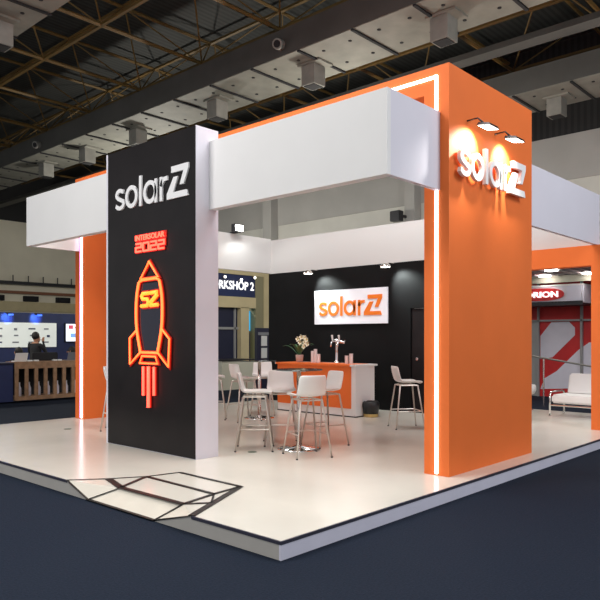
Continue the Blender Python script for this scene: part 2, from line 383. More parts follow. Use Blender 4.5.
# ================================================================ NEON
def yz(u, v):   # position on the totem face measured from its picture
    f = 669.; r = Vector(((u-300)/f, 1.)); CR = Vector((CAM.x, CAM.y))
    d = FW.to_2d()*1+RT.to_2d()*r.x; k = (1.618-CR.x)/d.x
    return (CR.y+d.y*k, 1.64-(v-338)/f*k)
def npt(u, v, x=1.615): y, z = yz(u, v); return (x, y, z)
rk = thing('neon_rocket', (1.65, 4.05, .7), 'orange neon rocket outline with flames on the black totem', 'neon sign')
def smoothp(pts, n=6):
    out = []
    for i in range(len(pts)-1):
        p0 = Vector(pts[max(i-1, 0)]); p1 = Vector(pts[i]); p2 = Vector(pts[i+1]); p3 = Vector(pts[min(i+2, len(pts)-1)])
        for j in range(n):
            t = j/n; out.append(.5*((2*p1)+(p2-p0)*t+(2*p0-5*p1+4*p2-p3)*t*t+(3*p1-p0-3*p2+p3)*t**3))
    out.append(Vector(pts[-1])); return out
def neon(name, paths, m, r=.014, back=.05, parent=None, closed=False, x=1.615):
    o = MB(); b = MB()
    for p in paths:
        pp = [npt(*q, x=x) for q in p]
        o.tube(pp, r, 6, closed=closed)
        b.stroke([(q[1], q[2]) for q in pp], back, (0, 0, 0), Y_, Z_, X_, x+.012, x+.03, closed=closed)
    k = o.build(name, m, parent, smooth=True); b.build('halo_strip', M['nhalo'], k); return k  # wider glowing strip behind each tube draws its halo
neon('nose_cone', [[(149.2, 261.5), (140.6, 279), (158, 276.6)]], M['neon'], .016, .05, rk, closed=True)
neon('cone_base', [[(139.3, 282), (142, 280.4), (156, 278.4), (159, 279.5)]], M['neon'], .015, .05, rk)
lft = smoothp([(139, 282.5), (136.9, 296), (136.3, 312), (137, 330), (140.5, 352)]); rgt = smoothp([(159.4, 280), (161.6, 293), (162.4, 309), (161.6, 328), (157.8, 352)])
neon('hull', [lft, rgt, [(140.5, 352.3), (157.8, 353)]], M['neon'], .017, .055, rk)
neon('fin', [[(137, 330), (129.8, 338), (130, 364), (140.3, 352.5)]], M['neon'], .013, .045, rk)
neon('fin', [[(161.8, 329), (169.4, 339), (168.4, 367), (158, 353)]], M['neon'], .013, .045, rk)
neon('nozzle', [[(142, 356), (155.5, 356.6), (157.6, 363.8), (139.8, 363)]], M['neon'], .013, .045, rk, closed=True)
for u, a, b, r in ((143.4, 366.5, 395.5, .017), (148.6, 366.5, 407.5, .022), (154, 367, 395.5, .017)):
    neon('flame', [[(u, a), (u, b)]], M['neonr'], r, r*2+.03, rk)
s_ = [(148.5, 293.2), (143, 293.8), (141.8, 296.5), (143, 299.2), (147.3, 299), (148.6, 302), (147.2, 305.6), (141.6, 306.2)]
z_ = [(150, 293), (157.6, 291.8), (157.4, 294.2), (150.8, 302.6), (150.6, 305.4), (158, 304.6)]
neon('monogram', [s_, z_], M['neony'], .026, .085, rk)
mb = MB(); mb.prism([yz(*(p[0], p[1])) for p in lft[1:]] + [yz(p[0], p[1]) for p in reversed(rgt[1:])], (0, 0, 0), Y_, Z_, X_, 1.640, 1.648)
mb.build('acrylic_plate', M['acry'], rk)

def text_obj(name, txt, O, U, V, N, h, width, m, parent=None, depth=.01, off=0):
    cu = bpy.data.curves.new('txt', 'FONT'); cu.body = txt; cu.extrude = .5; cu.offset = off; cu.resolution_u = 3
    ob = bpy.data.objects.new('txt', cu); C.objects.link(ob)
    bpy.context.view_layer.update()
    dg = bpy.context.evaluated_depsgraph_get(); me = bpy.data.meshes.new_from_object(ob.evaluated_get(dg))
    bpy.data.objects.remove(ob)
    xs = [v.co.x for v in me.vertices]; ys = [v.co.y for v in me.vertices]
    ax, bx, ay, by = min(xs), max(xs), min(ys), max(ys)
    O, U, V, N = map(Vector, (O, U, V, N)); mb = MB()
    mb.add([O+U*((v.co.x-ax)/(bx-ax)*width)+V*((v.co.y-ay)/(by-ay)*h)+N*((v.co.z+.5)*depth) for v in me.vertices], [tuple(p.vertices) for p in me.polygons])
    bpy.data.meshes.remove(me)
    return mb.build(name, m, parent)
ev = thing('neon_event_sign', (1.65, 4.0, 2.79), 'small red neon sign reading INTERSOLAR 2022 above the rocket', 'neon sign')
text_obj('event_word', 'INTERSOLAR', (1.625, 4.32, 2.945), -Y_, Z_, ln, .072, .655, M['neonr'], ev, .01, .012)
# 2022 in outlined squared digits
dw, dh = .125, .105
def digit(k, x0):
    w, h = dw, dh
    return {'2': [(x0, h), (x0+w, h), (x0+w, h*.52), (x0, h*.52), (x0, 0), (x0+w, 0)], '0': [(x0, h), (x0+w, h), (x0+w, 0), (x0, 0), (x0, h)]}[k]
mb = MB(); b2 = MB()
for i, k in enumerate('2022'):
    mb.stroke(digit(k, i*.17), .022, (1.63, 4.31, 2.80), -Y_, Z_, ln, 0, .015)
    b2.stroke(digit(k, i*.17), .046, (1.645, 4.31, 2.80), -Y_, Z_, ln, 0, .01)
mb.build('year_digits', M['neonr'], ev); b2.build('digit_halo', M['nhalo'], ev)
MB().box(1.637, 1.648, 3.645, 4.34, 2.932, 3.03).build('word_halo', M['nhalo'], ev)  # glowing slab added as the halo behind the word

# ================================================================ LAMPS ON STAND
def tower_lamp(x, px, label):
    t = thing('flood_lamp', (x, .26, 4.0), label, 'lamp', 'square floodlights over the tower lettering')
    MB().tube([(x-.13, .26, 4.07), (x-.11, .14, 4.08), (x-.03, .10, 4.03)], .011, 8).build('arm', M['dark'], t)
    h = MB().add([(x-.12,-.01,3.975),(x+.12,-.01,3.975),(x+.12,.15,4.005),(x-.12,.15,4.005),(x-.10,.01,4.01),(x+.10,.01,4.01),(x+.10,.14,4.04),(x-.10,.14,4.04)], [(0,1,2,3),(4,5,6,7),(0,1,5,4),(1,2,6,5),(2,3,7,6),(3,0,4,7)]).build('lamp_head', M['dark'], t)
    MB().add([(x-.105,0,3.972),(x+.105,0,3.972),(x+.105,.14,3.998),(x-.105,.14,3.998)], [(0,1,2,3)]).build('lens', M['lamp'], h)
    for e, sz, bl in ((95, 100, .7),):
        L = bpy.data.lights.new('tower_spot', 'SPOT'); L.energy = e; L.spot_size = math.radians(sz); L.spot_blend = bl; L.shadow_soft_size = .04; L.color = (1, .97, .90)
        lo = bpy.data.objects.new('tower_spot_light', L); C.objects.link(lo); lo.location = (x, .04, 3.96)
        lo.rotation_euler = (Vector((px, .26, 3.76))-Vector(lo.location)).to_track_quat('-Z', 'Y').to_euler()
tower_lamp(3.385, 3.27, 'floodlight on a short arm above the start of the tower lettering')
tower_lamp(4.055, 4.08, 'floodlight on a short arm above the end of the tower lettering')
def wall_lamp(y, label):
    t = thing('spot_lamp', (7.9, y, 3.15), label, 'lamp', 'small spot lamps along the top of the black wall')
    MB().tube([(7.92, y, 3.17), (7.72, y, 3.17), (7.62, y, 3.14)], .012, 8).build('arm', M['metal'], t)
    h = MB().lathe([(.0, .06), (.06, .05), (.11, 0), (.115, -.02)], (7.6, y, 3.10), 16).build('lamp_shade', M['metal'], t, smooth=True)
    MB().lathe([(.10, -.022), (.09, -.03)], (7.6, y, 3.10), 16).build('lens', M['lampd'], h)
    L = bpy.data.lights.new('wall_spot', 'SPOT'); L.energy = 130; L.spot_size = math.radians(85); L.spot_blend = .8; L.shadow_soft_size = .05; L.color = (.9, 1, .97)
    lo = bpy.data.objects.new('wall_spot_light', L); C.objects.link(lo); lo.location = (7.6, y, 3.05)
    lo.rotation_euler = (Vector((7.92, y-.25, 2.7))-Vector(lo.location)).to_track_quat('-Z', 'Y').to_euler()
wall_lamp(6.55, 'spot lamp on an arm above the left end of the wall sign')
wall_lamp(4.45, 'spot lamp on an arm beyond the right end of the wall sign')
t = thing('flood_lamp', (6.7, 8.09, 4.03), 'bright floodlight clipped on top of the rear white fascia', 'lamp')
MB().box(6.66, 6.76, 7.95, 8.12, 4.031, 4.06).build('bracket', M['dark'], t)
h = MB().box(6.58, 6.84, 7.85, 7.97, 4.05, 4.22).build('lamp_head', M['dark'], t)
MB().box(6.60, 6.82, 7.84, 7.85, 4.07, 4.20).build('lens', M['lamp'], h)
L = bpy.data.lights.new('fascia_flood', 'SPOT'); L.energy = 26; L.spot_size = math.radians(150); L.spot_blend = .5; L.shadow_soft_size = .08; L.color = (.95, 1, .97)
lo = bpy.data.objects.new('fascia_flood_light', L); C.objects.link(lo); lo.location = (6.71, 7.7, 4.14); lo.rotation_euler = (Vector((6.9, 7.4, 3))-Vector(lo.location)).to_track_quat('-Z', 'Y').to_euler()

# ================================================================ BAR STOOLS
SG = 'white shell bar stools on metal legs'
def make_stool():
    t = thing('bar_stool', (0, 0, 0), None, 'bar stool', SG)
    prof = [(.215, .735), (.20, .752), (.10, .757), (-.04, .752), (-.13, .755), (-.185, .785), (-.215, .86), (-.235, .95), (-.25, 1.035)]
    n = 9; mb = MB(); vs = []
    for i, (x, z) in enumerate(prof):
        w = .205 if i < 6 else .195
        if i == len(prof)-1: w = .186
        for j in range(n):
            s = -1+2*j/(n-1); up = .03*abs(s)**3 if i < 5 else 0; fw = .045*abs(s)**2.5 if i >= 5 else 0
            vs.append((x+fw, s*w, z+up))
    fs = [(i*n+j, i*n+j+1, (i+1)*n+j+1, (i+1)*n+j) for i in range(len(prof)-1) for j in range(n-1)]
    mb.add(vs, fs); sh = mb.build('seat_shell', M['plastic'], t, smooth=True)
    so = sh.modifiers.new('thickness', 'SOLIDIFY'); so.thickness = .022; so.offset = -1
    sb_ = sh.modifiers.new('subdivision', 'SUBSURF'); sb_.levels = 1; sb_.render_levels = 1
    for sx, sy in ((1, 1), (1, -1), (-1, 1), (-1, -1)):
        l = MB().tube([(sx*.10, sy*.10, .728), (sx*.15, sy*.145, .715), (sx*.245, sy*.235, .012)], [.011, .0135, .011], 8).build('leg', M['leg'], t, smooth=True)
        MB().lathe([(.015, 0), (.014, .014)], (sx*.245, sy*.235, 0), 10).build('foot_cap', M['dark'], l)
    MB().tube([(.15, -.145, .715), (.15, .145, .715), (-.15, .145, .715), (-.15, -.145, .715)], .011, 6, closed=True).build('seat_frame', M['leg'], t)
    z = .29; a = .245-(.245-.15)*(z/.715); b = .235-(.235-.145)*(z/.715)
    MB().tube([(-a, b, z), (a, b, z), (a, -b, z), (-a, -b, z)], .009, 6).build('footrest', M['leg'], t)
    return t
proto = make_stool()
stools = [  # r, d, facing (r,d), label
 (-.61, 9.03, (1, .02), 'white bar stool seen side-on at the left of the front bar table'),
 (-.27, 9.50, (.03, -.45), 'white bar stool behind the front bar table, facing the camera'),
 (.09, 8.53, (-.18, .45), 'white bar stool nearest the camera with its back turned, right of the table pole'),
 (.345, 9.40, (-.43, -.28), 'white bar stool at the right of the front table, before the orange counter'),
 (-1.03, 12.15, (.8, .55), 'white bar stool at the left of the rear bar table, seen side-on'),
 (-.74, 13.2, (.05, -1), 'white bar stool behind the pole of the rear bar table'),
 (-1.64, 12.6, (.9, .1), 'white bar stool partly hidden by the totem side, behind the rear table stools'),
 (1.78, 11.2, (1, .15), 'white bar stool against the black wall, seen whole left of the tower'),
 (2.36, 10.55, (-.2, .9), 'white bar stool mostly hidden behind the tower edge'),
 (-2.98, 11.0, (1, .1), 'white bar stool between the left orange column and the totem'),
]
for i, (r, d_, fc, lab) in enumerate(stools):
    o = proto if i == 0 else copy_tree(proto)
    f = RT*fc[0]+FW*fc[1]; o.location = cf(r, d_, TP+.001); o.rotation_euler = (0, 0, math.atan2(f.y, f.x)); o['label'] = lab
def bar_table(r, d, label):
    c = cf(r, d, TP+.001); t = thing('bar_table', c, label, 'bar table', 'round glass bar tables on chrome poles')
    x, y, z = c
    MB().lathe([(.285, 0), (.29, .008), (.27, .018), (.10, .035), (.045, .05)], c, 36).build('base', M['chrome'], t, smooth=True)
    MB().lathe([(.031, .045), (.031, 1.05)], c, 16).build('pole', M['metal'], t, smooth=True)
    MB().lathe([(.09, 1.045), (.12, 1.062)], c, 20).build('top_plate', M['metal'], t)
    MB().lathe([(.315, 1.063), (.32, 1.068), (.32, 1.073), (.315, 1.078)], c, 40).build('tabletop', M['glass'], t)
bar_table(-.015, 9.04, 'round glass bar table standing amid the four front stools')
bar_table(-.76, 12.54, 'round glass bar table amid the rear stools, left of the counter')
bar_table(2.42, 11.2, 'bar table whose base peeks out beside the tower')

# ================================================================ COUNTER and items
ct = thing('bar_counter', (6.8, 5.5, TP), 'white bar counter with an orange front panel before the black wall', 'counter')
MB().box(6.45, 7.05, 4.32, 6.36, TP, 1.10).build('counter_body', M['white'], ct)
MB().box(6.435, 6.45, 4.42, 6.36, .30, 1.10).build('orange_front', M['orange'], ct)
MB().box(6.40, 7.10, 4.28, 6.40, 1.10, 1.135).build('worktop', [M['white']], ct, bevel=.004)
MB().box(6.396, 6.99, 4.42, 6.38, 1.101, 1.1375).build('orange_edge_band', M['orange'], ct)
MB().box(6.44, 7.06, 4.31, 6.37, TP, .16).build('dark_plinth', M['dark'], ct)
CT = 1.138
def cups(y, h, label, x=6.75):
    t = thing('cup_stack', (x, y, CT), label, 'cup stack', 'stacks of clear plastic cups on the counter')
    n = int(h/.02); mb = MB()
    prof = []
    for i in range(n): prof += [(.032+.004, i*.02), (.033+.006, i*.02+.017)]
    mb.lathe(prof, (x, y, CT), 14).build('cups', M['cup'], t)
cups(5.66, .25, 'tall cup stack left of the middle one beside the orchid'); cups(5.585, .28, 'tallest cup stack, second from the orchid'); cups(5.50, .19, 'shortest of the three cup stacks beside the orchid')
cups(4.77, .16, 'short cup stack just right of the beer tap'); cups(4.66, .20, 'taller cup stack at the right end of the counter')
# tap
tp = thing('beer_tap', (6.8, 5.0, CT), 'chrome T-shaped beer tap on the counter', 'tap')
MB().lathe([(.07, 0), (.07, .015), (.04, .03), (.032, .05), (.032, .40), (.05, .43), (.05, .47), (.03, .49)], (6.8, 5.06, CT), 18).build('column', M['chrome'], tp, smooth=True)
MB().tube([(6.8, 5.17, CT+.44), (6.8, 4.86, CT+.42)], .03, 12).build('cross_tube', M['chrome'], tp, smooth=True)
for yy in (5.12, 4.95):
    f_ = MB().tube([(6.8, yy, CT+.43), (6.70, yy, CT+.42), (6.68, yy, CT+.33)], .016, 10).build('faucet', M['chrome'], tp, smooth=True)
    MB().tube([(6.74, yy, CT+.44), (6.72, yy, CT+.56)], [.012, .022], 10).build('handle', M['plastic'], f_)
# orchid
oc = thing('potted_orchid', (6.72, 6.0, CT), 'cream orchid in a small pink pot on the left end of the counter', 'plant')
MB().lathe([(.065, 0), (.07, .01), (.085, .15), (.08, .155), (.07, .14)], (6.72, 6.0, CT), 20).build('pot', M['pot'], oc, smooth=True)
mb = MB()
for k in range(7):
    a = k*2*PI/7+.3; L = .26+.05*(k % 3); pts = []
    for j in range(7):
        t_ = j/6; pts.append((t_*L*math.cos(a), t_*L*math.sin(a), .14+.24*math.sin(t_*PI*.62)-.02*k % .05))
    vs = []; dx, dy = -math.sin(a), math.cos(a)
    for j, p in enumerate(pts):
        w = .045*math.sin(PI*(j+.6)/6.9)
        for s in (-1, 0, 1): vs.append((6.72+p[0]+dx*w*s, 6.0+p[1]+dy*w*s, CT+p[2]+(.012*abs(s))))
    mb.add(vs, [(j*3+s, j*3+s+1, j*3+s+4, j*3+s+3) for j in range(6) for s in (0, 1)])
mb.build('leaves', M['leaf'], oc, smooth=True)
MB().tube(smoothp([(6.72, 6.0, CT+.12), (6.71, 5.97, CT+.3), (6.70, 5.90, CT+.45), (6.68, 5.80, CT+.50), (6.68, 5.70, CT+.42)]), .006, 6).build('stem', M['stem'], oc)
random.seed(3)
for k, (dy, dz) in enumerate([(.02, .48), (-.07, .52), (-.15, .51), (-.23, .47), (-.04, .41), (-.13, .42), (-.21, .38), (-.12, .33)]):
    c = Vector((6.64+random.uniform(-.03, .03), 5.93+dy, CT+dz)); mb = MB(); tilt = random.uniform(-.4, .4)
    for q in range(5):
        a = tilt+q*2*PI/5; r = .058; vs = [c]
        for j in range(7):
            b = a-.58+1.16*j/6; rr = r*(.75+.25*math.sin(PI*j/6)); vs.append(c+Vector((-.012-.01*math.sin(PI*j/6), math.cos(b)*rr, math.sin(b)*rr)))
        mb.add(vs, [(0, j, j+1) for j in range(1, 7)])
    fl = mb.build('flower', M['petal'], oc, smooth=True)
    MB().ball(c+Vector((-.015, 0, 0)), .013, seg=8).build('flower_centre', M['yel'], fl)
# waste bin
bc = cf(1.35, 12.75, TP+.001); t = thing('waste_bin', bc, 'round black waste bin with a gold base at the end of the counter', 'bin')
MB().lathe([(.13, 0), (.14, .01), (.145, .06)], bc, 24).build('base_ring', M['gold'], t)
MB().lathe([(.14, .06), (.165, .20), (.16, .27), (.13, .30), (.11, .28)], bc, 24).build('bin_body', M['bin'], t, smooth=True)

# ================================================================ LOUNGE SOFA
def sofa(loc, rot, label):
    t = thing('sofa', (0, 0, 0), label, 'sofa')
    MB().box(-.36, .36, -.95, .95, .26, .42).build('seat_cushion', M['sofa'], t, bevel=.03, smooth=False)
    MB().add([(.24,-.88,.40),(.24,.88,.40),(.40,.88,.40),(.40,-.88,.40),(.36,-.88,.80),(.36,.88,.80),(.48,.88,.80),(.48,-.88,.80)], [(0,1,2,3),(4,5,6,7),(0,1,5,4),(1,2,6,5),(2,3,7,6),(3,0,4,7)]).build('back_cushion', M['sofa'], t, bevel=.03)
    for s in (-1, 1):
        MB().tube([(-.34, s*.98, .02), (-.34, s*.98, .42), (-.28, s*.98, .47), (.30, s*.98, .47), (.36, s*.98, .42), (.36, s*.98, .02)], .018, 10).build('armrest_frame', M['chrome'], t, smooth=True)
    MB().tube([(-.34, -.98, .22), (-.34, .98, .22)], .016, 8).tube([(.36, -.98, .22), (.36, .98, .22)], .016, 8).build('base_rail', M['chrome'], t)
    for x_ in (-.34, .36):
        for s in (-1, 1): MB().lathe([(.03, 0), (.03, .02)], (x_, s*.98, 0), 10).build('foot', M['chrome'], t)
    t.location = loc; t.rotation_euler = (0, 0, rot); return t
sofa((9.45, .72, TP+.001), 0, 'white leather sofa with chrome arms seen through the right orange portal')
t = thing('side_stool', (9.95, 2.56, TP+.001), 'white rounded pedestal seat half hidden behind the tower, left of the sofa', 'stool')
MB().lathe([(.16, 0), (.16, .012), (.03, .03), (.025, .30)], (9.95, 2.56, TP+.001), 20).build('pedestal', M['chrome'], t, smooth=True)
MB().lathe([(.05, .30), (.18, .34), (.22, .42), (.215, .50), (.19, .53), (.0, .54)], (9.95, 2.56, TP+.001), 24).build('seat', M['plastic'], t, smooth=True)

# ================================================================ WORKSHOP BOOTH (behind)
ws = thing('workshop_booth', (12.5, 14.3, 0), 'beige and navy neighbouring booth with WORKSHOP 2 lettering', 'booth')
MB().box(9.6, 13.9, 14.0, 14.5, 3.86, 4.02).build('top_beam', M['beige'], ws)
MB().box(9.6, 13.1, 14.05, 14.4, 3.08, 3.86).build('fascia', M['navy'], ws)
text_obj('sign_lettering', 'WORKSHOP 2', (10.70, 14.05, 3.33), X_, Z_, rn, .30, 2.33, M['textw'], ws, .02, .015)
MB().box(9.6, 13.1, 14.0, 14.3, 2.70, 3.08).build('lintel', M['beige'], ws)
MB().box(12.38, 12.76, 14.0, 14.3, 0, 2.72).build('post', M['beige'], ws)
MB().box(13.10, 13.50, 14.02, 14.4, 0, 3.86).build('wide_post', M['beiged'], ws)
MB().box(13.50, 13.84, 13.98, 14.4, 0, 3.86).build('end_post', M['beige'], ws)
g_ = MB().box(9.6, 12.38, 14.2, 14.25, 0, 2.70).build('window', M['navyd'], ws)
mb = MB()
for x_ in (9.9, 11.3, 12.2): mb.box(x_, x_+.06, 14.14, 14.2, 0, 2.7)
mb.box(9.6, 12.38, 14.14, 14.2, 1.94, 2.02).build('glazing_bars', M['steel'], g_)
MB().box(12.76, 12.93, 14.3, 14.34, 0, 2.66).build('lime_panel', M['green'], ws)
MB().box(12.93, 13.10, 14.3, 14.34, 1.9, 2.62).build('cyan_panel', M['cyan'], ws)
MB().box(12.93, 13.10, 14.31, 14.35, 0, 1.9).build('navy_panel', M['navyd'], ws)
for x_, z_2 in ((11.55, 3.74), (12.30, 3.68), (12.95, 3.80)):
    l_ = MB().tube([(x_, 14.05, z_2), (x_, 13.9, z_2-.01)], .05, 10).build('small_spot', M['metal'], ws)
    MB().tube([(x_, 13.898, z_2-.01), (x_, 13.88, z_2-.012)], .045, 10).build('lens', M['lamp'] if x_ == 12.3 else M['lampd'], l_)
kc = thing('info_kiosk', (9.6, 10.1, 0), 'dark navy kiosk panel with white sheets at the left edge of the black wall', 'kiosk')
MB().box(9.33, 9.85, 10.0, 10.1, 0, 1.92).build('kiosk_panel', M['navyd'], kc)
MB().box(9.36, 9.82, 9.985, 10.0, 1.72, 1.80).build('screen_strip', M['grey'], kc)
for zz in (1.42, 1.08): MB().box(9.48, 9.70, 9.985, 10.0, zz, zz+.28).build('paper_sheet', M['paper'], kc)
bcn = thing('beige_counter', (10.9, 12.6, 0), 'pale beige reception counter with dark top behind the rear stools', 'counter')
MB().box(10.2, 12.1, 12.5, 13.2, 0, .92).build('counter_body', M['bcount'], bcn)
MB().box(10.15, 11.7, 12.45, 13.25, .92, .96).build('counter_top', M['dark'], bcn)

# ================================================================ PRESS BOOTH (left, behind)
struct(MB().box(-2, 9.6, 18.0, 18.1, 0, 2.47), 'wall_press', M['navy'], 'navy panel wall of the press area', 'wall')
pb = thing('press_board', (5.3, 17.95, 1.33), 'pale sponsor board with rows of small grey logos on the navy wall', 'board')
MB().box(3.2, 7.55, 17.93, 17.98, 1.34, 2.14).build('board', M['press'], pb)
random.seed(5); mb = MB(); mo = MB()
for i in range(8):
    for j in range(3):
        x_ = 3.4+i*.53+(.0 if j % 2 == 0 else .05); z_3 = 1.48+j*.22; w_ = random.uniform(.14, .26)
        q = mo if (i+j) % 4 == 0 else mb
        if (i*j) % 3 == 1: q.lathe([(.001, 0), (.05, .0), (.05, .07), (.001, .07)], (x_+.1, 17.93, z_3-.03), 8)
        else: q.box(x_, x_+w_, 17.922, 17.93, z_3, z_3+.045)
mb.build('grey_marks', M['grey'], pb); mo.build('dark_blue_marks', M['navy'], pb)
for x_ in (5.9, 6.85, 7.2 - 1.85, 4.8):
    t = thing('blue_spot', (x_, 17.9, 2.42), {5.9: 'blue spot lamp above the middle of the sponsor board', 6.85: 'blue spot lamp above the right part of the sponsor board', 4.8: 'leftmost blue spot lamp above the sponsor board'}.get(x_, 'blue spot lamp second from the left above the sponsor board'), 'lamp', 'blue spots over the sponsor board')
    MB().tube([(x_, 17.98, 2.43), (x_, 17.7, 2.40)], .03, 8).build('spot_body', M['dark'], t)
    MB().box(x_-.08, x_+.08, 17.69, 17.72, 2.36, 2.41).build('lens', M['blueglow'], t)
    L = bpy.data.lights.new('blue', 'SPOT'); L.energy = 30; L.color = (.12, .3, 1); L.spot_size = 1.5; L.spot_blend = .7
    lo = bpy.data.objects.new('blue_spot_light', L); C.objects.link(lo); lo.location = (x_, 17.72, 2.33); lo.rotation_euler = (Vector((x_, 18, 2.28))-Vector(lo.location)).to_track_quat('-Z', 'Y').to_euler()
sc = thing('video_screen', (8.15, 17.9, 1.5), 'bright upright video screen beside the left orange column', 'screen')
MB().box(7.86, 8.5, 17.92, 18.0, 1.50, 2.15).build('bezel', M['dark'], sc)
MB().box(7.89, 8.47, 17.91, 17.92, 1.53, 2.12).build('display', M['screen'], sc)
MB().box(7.98, 8.14, 17.90, 17.91, 1.95, 2.08).box(8.2, 8.38, 17.90, 17.91, 1.98, 2.02).build('red_print', M['screenr'], sc)
MB().box(8.05, 8.25, 17.90, 17.91, 1.66, 1.80).build('blue_print', M['screenb'], sc)
cn = thing('slatted_counter', (5.2, 13.4, 0), 'wooden press counter with an open slatted front', 'counter')
MB().box(4.0, 6.9, 13.2, 13.75, .98, 1.04).build('counter_top', M['wood'], cn)
mb = MB().box(4.0, 6.9, 13.2, 13.26, .86, .98).box(4.0, 6.9, 13.2, 13.7, .06, .16)
for i in range(12): mb.box(4.0+i*.255, 4.09+i*.255, 13.2, 13.25, .16, .86)
mb.build('slatted_front', M['wood'], cn)
MB().box(4.0, 6.9, 13.72, 13.75, .06, .98).build('back_panel', M['hole'], cn)
random.seed(9)
for i in range(11):
    c = (4.17+i*.255, 13.33, .161); t = thing('drinks_bottle', c, 'small pale bottle on the shelf behind the wooden slats', 'bottle', 'bottles behind the counter slats')
    MB().lathe([(.04, 0), (.045, .02), (.045, .2), (.018, .27), (.016, .33)], c, 10).build('bottle_body', M['rgrey'], t, smooth=True)
    MB().lathe([(.019, .33), (.019, .35)], c, 10).build('cap', M['paper'], t)
nc = thing('navy_counter', (2.5, 13.4, 0), 'navy blue counter at the far left, left of the wooden counter', 'counter')
MB().box(1.0, 3.97, 13.25, 13.9, .04, .98).build('counter_body', M['navy'], nc)
MB().box(.97, 3.98, 13.22, 13.93, .98, 1.02).build('counter_top', M['navyd'], nc)
# laptops on the counter
def laptop(x, y, label, m='plastic'):
    t = thing('laptop', (x, y, 1.04), label, 'laptop', 'laptops open on the press counter')
    MB().box(x-.16, x+.16, y-.10, y+.07, 1.0401, 1.06).build('keyboard_base', M[m], t)
    MB().add([(x-.16, y-.11, 1.06), (x+.16, y-.11, 1.06), (x+.16, y-.19, 1.26), (x-.16, y-.19, 1.26), (x-.16, y-.10, 1.06), (x+.16, y-.10, 1.06), (x+.16, y-.18, 1.26), (x-.16, y-.18, 1.26)], [(0,1,2,3),(4,5,6,7),(0,1,5,4),(1,2,6,5),(2,3,7,6),(3,0,4,7)]).build('lid', M[m], t)
laptop(4.22, 13.48, 'white laptop open at the left end of the wooden counter')
laptop(5.62, 13.42, 'dark grey laptop open near the right end of the wooden counter', 'grey')
for i, x_ in enumerate((4.45, 4.62, 5.12, 5.25)):
    o = MB().box(x_-.05, x_+.05, 13.3, 13.4, 1.041, 1.075).build('paper_cup_tray', M['paper'])
    tag(o, ['small white paper item left end of the wooden counter top, beside the laptop', 'small white paper item second from the white laptop', 'small white paper item right of the counter middle', 'small white paper item nearest the pale laptop'][i], 'paper item', 'small white items on the wooden counter')

